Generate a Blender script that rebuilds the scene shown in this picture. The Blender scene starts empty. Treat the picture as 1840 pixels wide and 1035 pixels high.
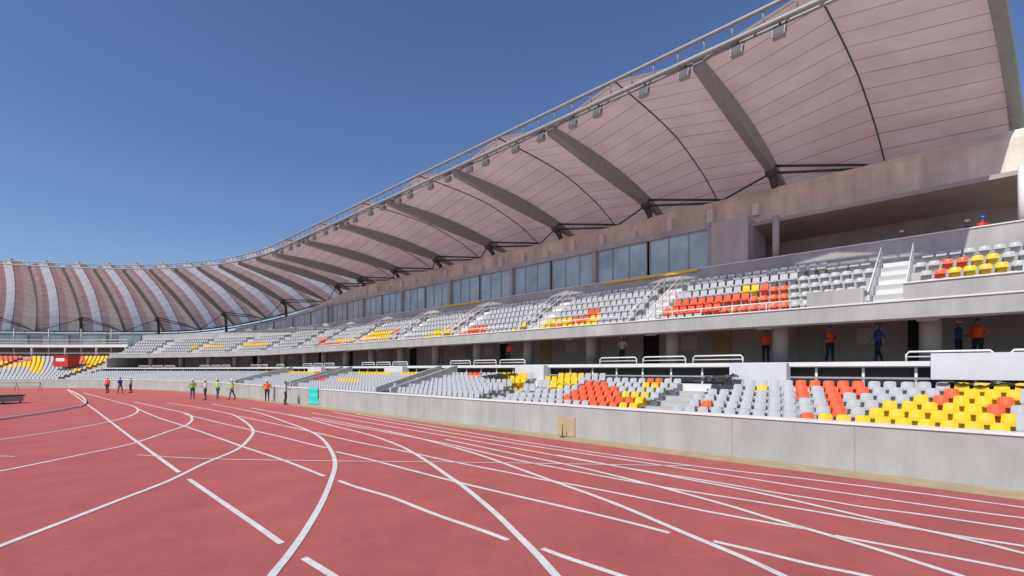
import bpy, bmesh, math, random
from mathutils import Vector, Matrix
R = math.radians
rnd = random.Random(7)
sc = bpy.context.scene
COL = sc.collection

# ------------------------------------------------------------------ camera
CAM_H, F_PX, HOR = 2.6, 850.0, 664.0
cd = bpy.data.cameras.new('camera'); cam = bpy.data.objects.new('camera', cd); COL.objects.link(cam)
cam.location = (0, 0, CAM_H); cam.rotation_euler = (R(90), 0, 0)
cd.sensor_width = 36; cd.lens = 36 * F_PX / 1840; cd.shift_y = (HOR - 517.5) / 1840
cd.clip_start = .1; cd.clip_end = 5000
sc.camera = cam
def px(p):                                   # scene point -> position in the photograph (only used to look up seat colours)
    return 920 + F_PX * p[0] / p[1], HOR - F_PX * (p[2] - CAM_H) / p[1]
def gp(x, y, z=0.0):                         # spot on the ground under a traced marking
    Y = F_PX * (CAM_H - z) / (y - HOR)
    return Vector(((x - 920) / F_PX * Y, Y, z))

# ------------------------------------------------------------------ light
SUN_EL = R(47); SUN_AZ = math.atan2(-.62, -.78)      # towards the sun: behind the camera, to the left
sdir = Vector((-.62 * math.cos(SUN_EL), -.78 * math.cos(SUN_EL), math.sin(SUN_EL))).normalized()
sl = bpy.data.lights.new('sun', 'SUN'); sl.energy = 3.9; sl.angle = R(.5); sl.color = (1, .95, .88)
so = bpy.data.objects.new('sun', sl); COL.objects.link(so)
so.rotation_euler = sdir.to_track_quat('Z', 'Y').to_euler()
w = bpy.data.worlds.new('World'); sc.world = w; w.use_nodes = True
nt = w.node_tree; nt.nodes.clear()
sky = nt.nodes.new('ShaderNodeTexSky'); sky.sky_type = 'NISHITA'; sky.sun_disc = False
sky.sun_elevation = SUN_EL; sky.sun_rotation = math.atan2(sdir.x, sdir.y)
sky.air_density = 1.0; sky.dust_density = .7; sky.ozone_density = 5.0; sky.altitude = 200
bg = nt.nodes.new('ShaderNodeBackground'); bg.inputs[1].default_value = .125
ow = nt.nodes.new('ShaderNodeOutputWorld')
hs = nt.nodes.new('ShaderNodeHueSaturation'); hs.inputs['Saturation'].default_value = 1.05; hs.inputs['Hue'].default_value = .507; nt.links.new(sky.outputs[0], hs.inputs['Color']); nt.links.new(hs.outputs[0], bg.inputs[0]); nt.links.new(bg.outputs[0], ow.inputs[0])
sc.view_settings.view_transform = 'Standard'; sc.view_settings.look = 'None'
sc.view_settings.exposure = 0.0; sc.view_settings.gamma = 1
sc.cycles.max_bounces = 8; sc.cycles.diffuse_bounces = 5; sc.cycles.transmission_bounces = 4

# ------------------------------------------------------------------ materials
def mat(name, col, rough=.8, noise=0.0, scale=2.0, bump=0.0, bscale=60, metal=0.0, spec=.5, fine=0.0, stain=0.0, patch=0.0):
    m = bpy.data.materials.new(name); m.use_nodes = True
    n = m.node_tree; b = n.nodes['Principled BSDF']
    b.inputs['Roughness'].default_value = rough; b.inputs['Metallic'].default_value = metal
    b.inputs['Specular IOR Level'].default_value = spec
    b.inputs['Base Color'].default_value = (*col, 1)
    tc = n.nodes.new('ShaderNodeTexCoord')
    last = None
    def layer(sc_, amt, detail, stretch=None):
        nonlocal last
        t = n.nodes.new('ShaderNodeTexNoise'); t.inputs['Scale'].default_value = sc_; t.inputs['Detail'].default_value = detail
        t.inputs['Roughness'].default_value = .65
        if stretch:
            mp = n.nodes.new('ShaderNodeMapping'); mp.inputs['Scale'].default_value = stretch
            n.links.new(tc.outputs['Object'], mp.inputs[0]); n.links.new(mp.outputs[0], t.inputs[0])
        else: n.links.new(tc.outputs['Object'], t.inputs[0])
        mr = n.nodes.new('ShaderNodeMapRange'); mr.inputs[1].default_value = .3; mr.inputs[2].default_value = .7
        mr.inputs[3].default_value = 1 - amt; mr.inputs[4].default_value = 1 + amt
        n.links.new(t.outputs[0], mr.inputs[0])
        mx = n.nodes.new('ShaderNodeVectorMath'); mx.operation = 'SCALE'
        if last: n.links.new(last, mx.inputs[0])
        else: mx.inputs[0].default_value = col
        n.links.new(mr.outputs[0], mx.inputs['Scale']); last = mx.outputs[0]
    if noise: layer(scale, noise, 5)
    if fine: layer(90, fine, 2)
    if patch: layer(.9, patch, 8); layer(7, patch*.8, 6)
    if stain: layer(1.1, stain, 6, (1.0, 1.0, .18))
    if last: n.links.new(last, b.inputs['Base Color'])
    if bump:
        t = n.nodes.new('ShaderNodeTexNoise'); t.inputs['Scale'].default_value = bscale; t.inputs['Detail'].default_value = 4
        n.links.new(tc.outputs['Object'], t.inputs[0])
        bp = n.nodes.new('ShaderNodeBump'); bp.inputs['Strength'].default_value = bump; bp.inputs['Distance'].default_value = .02
        n.links.new(t.outputs[0], bp.inputs['Height']); n.links.new(bp.outputs[0], b.inputs['Normal'])
    return m
M = {}
M['track'] = mat('red_rubber', (.54, .128, .112), .88, .10, .3, 1.0, 120, fine=.55, patch=.09, stain=.07)
M['line'] = mat('line_paint', (.70, .69, .66), .75, .12, 3, .4, 130, fine=.28, patch=.08)
M['concrete'] = mat('concrete', (.43, .42, .40), .9, .10, .8, .3, 25, fine=.06, stain=.12)
M['wallpaint'] = mat('wall_render', (.385, .39, .37), .85, .09, .7, .25, 30, fine=.05, stain=.15)
M['ledge'] = mat('pale_ledge', (.72, .72, .70), .8, .06, 2)
M['band'] = mat('cast_concrete', (.66, .625, .54), .9, .18, .55, .35, 12, stain=.2)
M['soffit'] = mat('soffit_concrete', (.40, .37, .33), .9, .12, .6, .2, 14)
M['terrace'] = mat('terrace_concrete', (.46, .46, .45), .9, .10, 1.5, .2, 30)
M['floor'] = mat('concourse_floor', (.42, .41, .39), .9, .1, 1)
M['green_net'] = mat('green_net', (.03, .17, .12), .8, .25, 3)
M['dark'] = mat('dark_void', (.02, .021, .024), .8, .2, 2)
M['darkwall'] = mat('darker_wall', (.32, .30, .28), .9, .25, .8)  # darker mottled tone for the field wall core and box back wall
M['gutter'] = mat('sandy_gutter', (.42, .32, .18), .9, .15, 2, .2, 40)
M['ground'] = mat('dusty_ground', (.33, .27, .2), .95, .2, .2)
M['steel'] = mat('dark_steel', (.085, .09, .095), .55, .12, 2, metal=.3)
M['steelgrey'] = mat('grey_painted_steel', (.30, .335, .325), .5, .1, 3, metal=.2)
M['rail'] = mat('white_rail_tube', (.75, .75, .73), .4)
M['yellow_tape'] = mat('yellow_band', (.72, .5, .03), .7)
M['seat_grey'] = mat('grey_seat_plastic', (.44, .45, .46), .42, .05, 4, spec=.4)
M['seat_yellow'] = mat('yellow_seat_plastic', (.80, .53, .015), .4, .05, 4, spec=.4)
M['seat_orange'] = mat('orange_seat_plastic', (.78, .115, .035), .4, .05, 4, spec=.4)
M['seat_blue'] = mat('blue_seat_plastic', (.1, .25, .6), .4, .05, 4)
M['black_plastic'] = mat('black_sheet', (.018, .019, .022), .3, .2, 5)
M['teal'] = mat('teal_tarp', (.03, .62, .50), .6, .1, 3, .2, 6)
M['white_panel'] = mat('white_board', (.62, .63, .65), .75, .04, 2, stain=.05)
M['orange'] = mat('orange_vest', (.85, .13, .02), .8, .1, 12)
M['green'] = mat('lime_vest', (.35, .75, .08), .8, .1, 12)
M['blue'] = mat('blue_cloth', (.04, .09, .35), .85, .15, 10)
M['navy'] = mat('navy_trousers', (.025, .03, .06), .9, .15, 10)
M['jeans'] = mat('blue_jeans', (.07, .1, .2), .9, .15, 10)
M['greyshirt'] = mat('pale_shirt', (.5, .5, .48), .9, .1, 10)
M['skin'] = mat('skin', (.34, .18, .11), .6)
M['hair'] = mat('dark_hair', (.02, .015, .012), .7)
M['boot'] = mat('brown_boots', (.06, .035, .02), .7)
M['helmet_white'] = mat('white_helmet', (.8, .8, .78), .3)
M['helmet_blue'] = mat('blue_helmet', (.03, .12, .7), .3)
M['helmet_yellow'] = mat('yellow_helmet', (.8, .6, .05), .3)
M['lamp_glass'] = mat('lamp_glass', (.16, .17, .18), .12, metal=.2)
M['wood'] = mat('tan_board', (.45, .35, .2), .8, .15, 4)
M['red_metal'] = mat('red_painted_metal', (.55, .03, .02), .5, .1, 3)
g = mat('window_glass', (.36, .45, .45), .14, .3, .45, metal=.1, spec=.9); M['glass'] = g
# translucent roof fabric with welded seams
def fabric(name='roof_fabric', c0=(.61,.49,.475,1), c1=(.72,.60,.58,1), tr=.26):
    m = bpy.data.materials.new(name); m.use_nodes = True; n = m.node_tree; n.nodes.clear()
    out = n.nodes.new('ShaderNodeOutputMaterial')
    uv = n.nodes.new('ShaderNodeUVMap'); sep = n.nodes.new('ShaderNodeSeparateXYZ'); n.links.new(uv.outputs[0], sep.inputs[0])
    # seam lines every 1.45 m along the slope
    dv = n.nodes.new('ShaderNodeMath'); dv.operation = 'DIVIDE'; dv.inputs[1].default_value = 1.12; n.links.new(sep.outputs[1], dv.inputs[0])
    fr = n.nodes.new('ShaderNodeMath'); fr.operation = 'FRACT'; n.links.new(dv.outputs[0], fr.inputs[0])
    lt = n.nodes.new('ShaderNodeMath'); lt.operation = 'LESS_THAN'; lt.inputs[1].default_value = .035; n.links.new(fr.outputs[0], lt.inputs[0])
    tc = n.nodes.new('ShaderNodeTexCoord'); no = n.nodes.new('ShaderNodeTexNoise'); no.inputs['Scale'].default_value = .5; no.inputs['Detail'].default_value = 5
    n.links.new(tc.outputs['Object'], no.inputs[0])
    cr = n.nodes.new('ShaderNodeValToRGB'); cr.color_ramp.elements[0].color = c0; cr.color_ramp.elements[1].color = c1
    cr.color_ramp.elements[0].position = .3; cr.color_ramp.elements[1].position = .7
    n.links.new(no.outputs[0], cr.inputs[0])
    mx = n.nodes.new('ShaderNodeMix'); mx.data_type = 'RGBA'; n.links.new(lt.outputs[0], mx.inputs[0])
    n.links.new(cr.outputs[0], mx.inputs[6]); mx.inputs[7].default_value = (.2, .17, .18, 1)
    df = n.nodes.new('ShaderNodeBsdfDiffuse'); tl = n.nodes.new('ShaderNodeBsdfTranslucent'); ms = n.nodes.new('ShaderNodeMixShader')
    n.links.new(mx.outputs[2], df.inputs[0]); n.links.new(mx.outputs[2], tl.inputs[0]); ms.inputs[0].default_value = tr
    bt = n.nodes.new('ShaderNodeTexNoise'); bt.inputs['Scale'].default_value = 1.3; bt.inputs['Detail'].default_value = 4; bt.inputs['Distortion'].default_value = 1.2
    n.links.new(tc.outputs['Object'], bt.inputs[0])
    bp = n.nodes.new('ShaderNodeBump'); bp.inputs['Strength'].default_value = .5; bp.inputs['Distance'].default_value = .12
    n.links.new(bt.outputs[0], bp.inputs['Height']); n.links.new(bp.outputs[0], df.inputs['Normal'])
    n.links.new(df.outputs[0], ms.inputs[1]); n.links.new(tl.outputs[0], ms.inputs[2]); n.links.new(ms.outputs[0], out.inputs[0])
    return m
M['fabric'] = fabric()
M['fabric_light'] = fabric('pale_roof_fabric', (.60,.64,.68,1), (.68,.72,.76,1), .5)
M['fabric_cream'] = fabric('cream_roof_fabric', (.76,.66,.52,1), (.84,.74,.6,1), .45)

# ------------------------------------------------------------------ object helpers
def tag(o, label=None, cat=None, group=None, kind=None):
    if label: o['label'] = label
    if cat: o['category'] = cat
    if group: o['group'] = group
    if kind: o['kind'] = kind
    return o
def empty(name, loc=(0, 0, 0), rz=0):
    o = bpy.data.objects.new(name, None); COL.objects.link(o); o.location = loc; o.rotation_euler = (0, 0, rz)
    o.empty_display_size = .2
    return o
class MB:
    def __init__(s): s.v = []; s.f = []; s.m = []; s.uv = []; s.sm = []
    def quad(s, a, b, c, d, mi=0, uv=None):
        i = len(s.v); s.v += [tuple(a), tuple(b), tuple(c), tuple(d)]; s.f.append((i, i+1, i+2, i+3)); s.m.append(mi)
        s.uv += uv or [(0, 0)] * 4; s.sm.append(False)
    def hexa(s, p, mi=0):                     # p: 8 points, bottom 4 ccw then top 4
        for q in ((3,2,1,0), (4,5,6,7), (0,1,5,4), (1,2,6,5), (2,3,7,6), (3,0,4,7)):
            s.quad(*[p[k] for k in q], mi=mi)
    def box(s, c, sx, sy, sz, mi=0, mtx=None):
        p = []
        for z in (-1, 1):
            for x, y in ((-1,-1), (1,-1), (1,1), (-1,1)):
                v = Vector((x*sx/2, y*sy/2, z*sz/2))
                if mtx: v = mtx @ v
                p.append(Vector(c) + v)
        s.hexa(p, mi)
    def bar(s, a, b, wd, ht=None, mi=0, up=Vector((0,0,1))):
        a = Vector(a); b = Vector(b); d = (b-a); L = d.length; d.normalize()
        sd = d.cross(up)
        if sd.length < 1e-3: sd = d.cross(Vector((1,0,0)))
        sd.normalize(); u = sd.cross(d).normalized(); ht = ht or wd
        p = []
        for e in (a, b):
            p.append([e - sd*wd/2 - u*ht/2, e + sd*wd/2 - u*ht/2, e + sd*wd/2 + u*ht/2, e - sd*wd/2 + u*ht/2])
        s.hexa(p[0] + p[1], mi)
    def tube(s, pts, r, n=8, mi=0, closed=False, cap=True):
        pts = [Vector(p) for p in pts]; rs = r if isinstance(r, (list, tuple)) else [r]*len(pts)
        base = len(s.v); N = len(pts); pu = None
        for i, p in enumerate(pts):
            d = (pts[min(i+1, N-1)] - pts[max(i-1, 0)]).normalized()
            if pu is None: pu = d.cross(Vector((.13, .2, 1))).normalized() if abs(d.z) < .95 else d.cross(Vector((1, .1, 0))).normalized()
            u = (pu - d * pu.dot(d)).normalized(); v = d.cross(u); pu = u
            for k in range(n):
                a = 2*math.pi*k/n; s.v.append(tuple(p + (u*math.cos(a) + v*math.sin(a)) * rs[i]))
        for i in range(N-1):
            for k in range(n):
                a = base + i*n + k; b = base + i*n + (k+1) % n
                s.f.append((a, b, b+n, a+n)); s.m.append(mi); s.uv += [(0,0)]*4; s.sm.append(True)
        if cap:
            s.f.append(tuple(base + k for k in reversed(range(n)))); s.m.append(mi); s.uv += [(0,0)]*n; s.sm.append(False)
            s.f.append(tuple(base + (N-1)*n + k for k in range(n))); s.m.append(mi); s.uv += [(0,0)]*n; s.sm.append(False)
    def ball(s, c, rx, ry, rz, n=12, mi=0, z0=-1.0, mtx=None):
        base = len(s.v); rows = 8; lo = math.asin(z0)
        for i in range(rows+1):
            e = lo + (math.pi/2 - lo) * i / rows
            for k in range(n):
                a = 2*math.pi*k/n; v = Vector((rx*math.cos(e)*math.cos(a), ry*math.cos(e)*math.sin(a), rz*math.sin(e)))
                if mtx: v = mtx @ v
                s.v.append(tuple(Vector(c) + v))
        for i in range(rows):
            for k in range(n):
                a = base+i*n+k; b = base+i*n+(k+1) % n
                s.f.append((a, b, b+n, a+n)); s.m.append(mi); s.uv += [(0,0)]*4; s.sm.append(True)
    def mesh(s, name, mats):
        me = bpy.data.meshes.new(name); me.from_pydata(s.v, [], s.f)
        for m in mats: me.materials.append(m)
        me.polygons.foreach_set('material_index', s.m); me.polygons.foreach_set('use_smooth', s.sm)
        ul = me.uv_layers.new(name='UVMap'); ul.data.foreach_set('uv', [c for u in s.uv for c in u])
        me.validate(); me.update(); return me
    def build(s, name, mats, parent=None):
        if not isinstance(mats, (list, tuple)): mats = [mats]
        o = bpy.data.objects.new(name, s.mesh(name, mats)); COL.objects.link(o)
        if parent:
            o.parent = parent
            if parent.location.length or parent.rotation_euler.z:
                pass
        return o

# ------------------------------------------------------------------ plan of the stadium
NX, NY = .690, .724; TX, TY = -.724, .690; DW = 14.8; S1 = 60.0; RW = 60.0; TH0 = math.atan2(NY, NX)
P1 = Vector((DW*NX + S1*TX, DW*NY + S1*TY)); CC = Vector((P1.x - RW*NX, P1.y - RW*NY))
def pt(s, D, z=0.0):
    if s <= S1: return Vector((D*NX + s*TX, D*NY + s*TY, z))
    th = TH0 + (s - S1)/RW; r = RW + D - DW
    return Vector((CC.x + r*math.cos(th), CC.y + r*math.sin(th), z))
def srange(a, b, step=2.0):
    n = max(1, int(math.ceil((b-a)/step))); return [a + (b-a)*i/n for i in range(n+1)]
def sweep(mb, prof, a, b, step=2.5, closed=True, mi=0, zf=None, caps=True):
    S = srange(a, b, step if b > S1 else 6.0) if not zf else srange(a, b, step)
    n = len(prof); rng = range(n) if closed else range(n-1)
    zf = zf or (lambda s, D, z: z)
    for i in range(len(S)-1):
        for k in rng:
            (d0, z0), (d1, z1) = prof[k], prof[(k+1) % n]
            s0, s1 = S[i], S[i+1]
            mb.quad(pt(s0,d0,zf(s0,d0,z0)), pt(s1,d0,zf(s1,d0,z0)), pt(s1,d1,zf(s1,d1,z1)), pt(s0,d1,zf(s0,d1,z1)), mi,
                    [(s0, d0), (s1, d0), (s1, d1), (s0, d1)])
    if closed and caps:
        for s_, rev in ((S[0], False), (S[-1], True)):
            i = len(mb.v); idx = list(range(i, i+n)); mb.v += [tuple(pt(s_, d, zf(s_, d, z))) for d, z in prof]
            if rev: idx.reverse()
            mb.f.append(tuple(idx)); mb.m.append(mi); mb.uv += [(0,0)]*n; mb.sm.append(False)
def rect(d0, z0, d1, z1): return [(d0, z0), (d1, z0), (d1, z1), (d0, z1)]
def sw(name, m, parent, prof, a, b, **k):
    mb = MB(); sweep(mb, prof, a, b, **k); return mb.build(name, m, parent)

SA, SE = -16.0, 60.0            # straight stand
SB = 60.04; SC = 60 + RW*R(84)  # end stand
# ------------------------------------------------------------------ ground
mb = MB(); mb.quad((-900,-400,-.06), (900,-400,-.06), (900,1400,-.06), (-900,1400,-.06))
tag(mb.build('ground', M['ground']), kind='structure')
mb = MB()                                     # red running surface inside the stand wall
S = srange(-40, SC, 2.5)
cen = Vector((-60, -20, 0))
for i in range(len(S)-1):
    a, b = pt(S[i], DW-1.0), pt(S[i+1], DW-1.0)
    i0 = len(mb.v); mb.v += [tuple(a), tuple(b), tuple(cen)]; mb.f.append((i0, i0+1, i0+2)); mb.m.append(0); mb.uv += [(0,0)]*3; mb.sm.append(False)
a, b = pt(-40, DW-1.0), pt(SC, DW-1.0)
mb.quad(cen, b, Vector((-180, b.y, 0)), Vector((-180,-120,0))); 
mb.quad(cen, Vector((-180,-120,0)), Vector((a.x+10,-120,0)), a)
tag(mb.build('running_track', M['track']), kind='structure')
tag(sw('gutter_strip', M['gutter'], None, [(DW-1.0, .004), (DW, .006)], -40, SC, closed=False), kind='structure')

# ---- painted lines (each sits a few mm above the rubber)
def catmull(P, n=6):
    out = []; P = [P[0]*2 - P[1]] + P + [P[-1]*2 - P[-2]]
    for i in range(1, len(P)-2):
        for k in range(n):
            t = k/n; p0, p1, p2, p3 = P[i-1:i+3]
            out.append(.5*((2*p1) + (p2-p0)*t + (2*p0-5*p1+4*p2-p3)*t*t + (3*p1-p0-3*p2+p3)*t**3))
    out.append(P[-2]); return out
def stripe(mb, pts, w=.1, z=.006):
    pts = [Vector((p.x, p.y, 0)) for p in pts]
    for i in range(len(pts)):
        pass
    L = []
    for i, p in enumerate(pts):
        d = (pts[min(i+1, len(pts)-1)] - pts[max(i-1, 0)]).normalized(); nrm = Vector((-d.y, d.x, 0))
        L.append((p + nrm*w/2, p - nrm*w/2))
    for i in range(len(L)-1):
        a, b, c, d = L[i][0], L[i][1], L[i+1][1], L[i+1][0]
        mb.quad(*[Vector((q.x, q.y, z)) for q in (a, b, c, d)])
straight = [
 [[(122,701),(160,729),(187,749),(226,779),(256,801),(304,836),(322,849)], [(339,861),(400,903),(454,940),(506,977)], [(546,1003),(596,1034),(680,1090)]],
 [[(248,735),(283,750),(326,764),(370,779),(443,805),(509,827),(583,856)], [(609,864),(639,875),(704,894),(752,913),(800,931),(865,953),(913,971)], [(974,986),(1017,1002),(1113,1034),(1250,1080)]],
 [[(330,744),(400,761),(461,775),(509,786),(552,797),(587,805)], [(604,812),(661,825),(726,842),(800,861),(865,877),(930,892),(1017,912),(1126,938),(1203,958)], [(1282,973),(1356,990),(1464,1016),(1560,1036),(1700,1070)]],
 [[(430,748),(500,763),(578,780),(639,794),(726,811),(800,827),(865,840),(922,851),(974,862),(1039,873),(1126,890),(1200,905),(1269,919),(1356,935),(1443,950)], [(1500,963),(1614,984),(1723,1004),(1840,1027),(1960,1052)]],
 [[(520,745),(600,760),(700,778),(800,797),(865,812),(930,827),(996,840),(1083,856),(1200,877),(1334,898),(1421,912),(1486,923),(1560,936),(1636,949),(1744,967),(1860,985),(1990,1008)]],
 [[(560,742),(700,766),(800,783),(930,806),(1083,834),(1225,857),(1312,871),(1390,885),(1486,900),(1549,911),(1657,925),(1744,938),(1840,952),(1990,975)]],
 [[(600,741),(740,766),(900,793),(1080,820),(1300,853),(1440,875),(1570,894),(1657,907),(1766,922),(1860,934),(1990,952)]],
 [[(640,744),(800,770),(960,797),(1160,826),(1300,844),(1440,860),(1592,879),(1701,893),(1860,915),(1990,932)]],
]
bends = [
 [(122,701),(139,709),(152,718),(154,725),(147,730),(130,734),(87,742),(0,755),(-200,785)],
 [(150,706),(206,721),(239,730),(248,738),(235,747),(196,758),(109,774),(0,790),(-200,820)],
 [(240,722),(290,733),(335,743),(345,753),(335,764),(304,775),(239,797),(152,816),(65,834),(0,847),(-200,885)],
 [(300,724),(360,733),(400,741),(422,747),(443,760),(455,775),(443,794),(422,810),(370,832),(304,864),(209,901),(109,940),(0,982),(-120,1030)],
 [(380,726),(459,741),(509,757),(552,773),(578,788),(596,812),(602,835),(596,860),(580,900),(552,949),(522,993),(491,1032),(450,1090)],
 [(450,733),(539,750),(600,766),(650,778),(683,788),(726,805),(770,831),(800,852),(833,875),(887,920),(930,962),(965,997),(998,1034),(1050,1090)],
 [(560,750),(640,764),(720,780),(800,800),(865,819),(930,842),(996,866),(1061,889),(1126,914),(1203,947),(1269,975),(1334,1002),(1399,1032),(1500,1080)],
 [(800,790),(930,817),(1040,840),(1160,869),(1225,886),(1312,910),(1377,930),(1443,949),(1505,967),(1592,993),(1657,1014),(1723,1035),(1850,1075)],
 [(1000,818),(1160,848),(1312,876),(1390,892),(1440,903),(1505,918),(1614,943),(1701,962),(1788,982),(1840,995),(1960,1020)],
]
mb = MB()
for grp in straight:
    for seg in grp: stripe(mb, catmull([gp(*p) for p in seg], 4), .10)
tag(mb.build('straight_lane_lines', M['line']), kind='structure')
mb = MB()
for c in bends[1:]: stripe(mb, catmull([gp(*p) for p in c], 8), .115, .010)
stripe(mb, catmull([gp(*p) for p in [(248,818),(370,825),(600,829),(800,831),(1000,834),(1240,838)]], 4), .07, .014)
stripe(mb, [gp(-60,818), gp(26,821)], .07, .014)
tag(mb.build('bend_lane_lines', M['line']), kind='structure')
mb = MB()
kp = catmull([gp(*p) for p in bends[0]], 8)
mb.tube([p + Vector((0,0,.07)) for p in kp], .055, 8)
for p in kp[::4]: mb.box(p + Vector((0,0,.02)), .08, .08, .04)
tag(mb.build('inner_kerb', M['rail']), 'low white tubular kerb curving around the inside of the bend', 'track kerb')

# ------------------------------------------------------------------ main grandstand
gs = empty('grandstand', pt(20, 20)); 
tag(gs, 'long two tier concrete grandstand beside the straight, with dark concourse openings', 'grandstand')
eg = empty('end_grandstand', pt(90, 20))
tag(eg, 'curved concrete grandstand closing the far end of the track', 'grandstand')
def childfix(root):
    for ch in [o for o in bpy.data.objects if o.parent == root]:
        ch.matrix_parent_inverse = root.matrix_basis.inverted()
LR = 6; LP = .85; LZ0 = .82; LRISE = .17       # lower tier
UR = 6; UP_ = .82; UZ0 = 4.62; URISE = .5      # upper tier
LD0 = DW + .35; UD0 = 22.5
def terrace_prof(D0, z0, rows, pitch, rise, zb):
    p = [(D0-.01, zb)]
    for r in range(rows):
        p += [(D0 + r*pitch, z0 + r*rise), (D0 + (r+1)*pitch, z0 + r*rise)]
    p.append((D0 + rows*pitch, zb)); return p
def wall_panels(a, b, z1, root):
    mb = MB(); s = a
    while s < b - .1:
        e = min(s + 3.0, b)
        sweep(mb, rect(DW, 0, DW+.28, z1), s + .004, e - .004, step=1.5); s = e
    mb.build('field_wall', M['wallpaint'], root)
    sw('field_wall_core', M['darkwall'], root, rect(DW+.03, 0, DW+.26, z1-.02), a, b)
    sw('wall_coping', M['ledge'], root, rect(DW-.04, z1, DW+.33, z1+.06), a, b)
wall_panels(SA, SE, 1.18, gs); wall_panels(SB, SC, 1.18, eg)
SX = 96.0
zbox = lambda s, D, z: z if (s < 60 or z < 8.45) else 8.45 + (z-8.45)*max(.06, 1-(s-60)/26)
for root, a, b in ((gs, SA, SE), (eg, SB, SX)):
    sw('lower_terrace', M['terrace'], root, terrace_prof(LD0, LZ0, LR, LP, LRISE, .2), a, b)
    D1 = LD0 + LR*LP                        # 20.25
    z1 = LZ0 + LR*LRISE                     # 1.84
    sw('walkway', M['ledge'], root, rect(D1, .2, 21.3, z1+.12), a, b)
    sw('undercroft_shade_panel', M['dark'], root, rect(21.3, 1.8, 21.4, 2.66), a, b)  # near-black sheet, the opening's shade put into its colour
    sw('concourse_floor', M['floor'], root, rect(20.9, 2.68, 30.0, 2.86), a, b)
    sw('slab_edge', M['ledge'], root, rect(20.83, 2.72, 20.9, 2.88), a, b)
    sw('undercroft_rail', M['steelgrey'], root, rect(20.98, 2.26, 21.04, 2.33), a, b)
    sw('concourse_back_wall', M['terrace'], root, rect(29.5, 2.86, 29.8, 8.0), a, b)
    # fascia and soffit under the upper tier
    sw('fascia_beam', M['wallpaint'], root, rect(22.0, 4.45, 22.38, 5.06), a, b)
    sw('fascia_coping', M['ledge'], root, rect(21.95, 5.06, 22.43, 5.11), a, b)
    sw('soffit', M['soffit'], root, [(22.38, 4.4), (27.6, 6.6), (29.5, 6.6), (29.5, 6.8), (27.6, 6.8), (22.38, 4.6)], a, b)
    sw('upper_terrace', M['terrace'], root, terrace_prof(UD0, UZ0, UR, UP_, URISE, UZ0-.02) if False else
       [(UD0-.1, UZ0-.05)] + terrace_prof(UD0, UZ0, UR, UP_, URISE, UZ0-.05)[1:-1] + [(UD0+UR*UP_, UZ0+(UR-1)*URISE-.25)], a, b)
    sw('box_parapet', M['wallpaint'], root, rect(27.6, 6.8, 27.85, 8.5), a, b)
    sw('parapet_coping', M['ledge'], root, rect(27.55, 8.5, 27.9, 8.55), a, b)
    sw('box_floor', M['floor'], root, rect(27.85, 7.3, 33.0, 7.5), a, b)
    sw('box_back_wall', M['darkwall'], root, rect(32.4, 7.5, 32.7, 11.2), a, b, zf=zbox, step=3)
    sw('cornice_beam', M['band'], root, [(30.9, 11.15), (31.3, 11.15), (33.1, 11.0), (33.1, 13.55), (31.2, 13.45), (30.9, 13.0)], a, b, zf=zbox, step=3)
    sw('box_ceiling', M['soffit'], root, [(28.6, 11.3), (30.9, 11.2), (30.9, 11.35), (28.6, 11.45)] if False else [(28.9, 10.75), (32.4, 10.4), (32.4, 10.9), (30.9, 11.14), (28.9, 10.95)], a, b, zf=zbox, step=3)
    # columns on the concourse, each with a sloping bracket
    k = 0; s = 6.3 - 5.37*4
    while s < b:
        if s > a + 1:
            mb = MB(); c = pt(s, 25.2)
            mb.tube([c + Vector((0,0,2.86)), c + Vector((0,0,5.2))], .36, 16)
            mb.build('column', M['concrete'], root)
            mb = MB(); sweep(mb, [(22.6, 4.35), (24.2, 4.75), (27.5, 6.1), (27.5, 6.56), (22.6, 4.48)], s-.3, s+.3, step=1)
            mb.build('soffit_beam', M['soffit'], root)
        s += 5.37
    s = a + 3.0; n = 0                        # doors, notice boards and lamps on the concourse
    while s < b - 3 and n < 60:
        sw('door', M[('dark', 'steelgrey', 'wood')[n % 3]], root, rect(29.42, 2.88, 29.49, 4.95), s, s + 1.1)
        if n % 2: sw('wall_board', M['white_panel'], root, rect(29.44, 3.9, 29.49, 4.7), s + 2.0, s + 3.1)
        mb = MB(); mb.ball(pt(s+.7, 22.9, 4.52), .13, .13, .06, 10); mb.build('soffit_lamp', M['rail'], root)
        s += 4.6; n += 1
    # posts in the dark undercroft opening
    s = a + 1.2; n = 0
    while s < b and n < 95:
        mb = MB(); c = pt(s, 21.1); mb.tube([c + Vector((0,0,1.9)), c + Vector((0,0,2.7))], .045, 8); mb.build('post', M['rail'], root); s += 1.45 if s < 60 else 2.5; n += 1
    # guard rail loops along the concourse edge
    s = a + .6; n = 0
    while s < b - 2 and n < 60:
        L = 2.1
        mb = MB(); A = lambda q, z: pt(q, 20.95, z)
        mb.tube([A(s,2.86), A(s,3.1), A(s+.08,3.2), A(s+L-.08,3.2), A(s+L,3.1), A(s+L,2.86)], .032, 6)
        mb.tube([A(s,3.03), A(s+L,3.03)], .022, 6)
        if n % 5 in (0, 1, 4): mb.build('guard_rail', M['rail'], root)
        s += 2.45; n += 1
# raised solid parapet at the near end of the upper tier
sw('raised_parapet', M['wallpaint'], gs, rect(21.98, 5.11, 22.2, 5.68), SA, 1.55)
sw('raised_parapet', M['wallpaint'], gs, rect(21.98, 5.11, 22.2, 5.68), 2.7, 4.55)
sw('parapet_cap', M['ledge'], gs, rect(21.93, 5.68, 22.25, 5.73), SA, 1.55)
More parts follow.
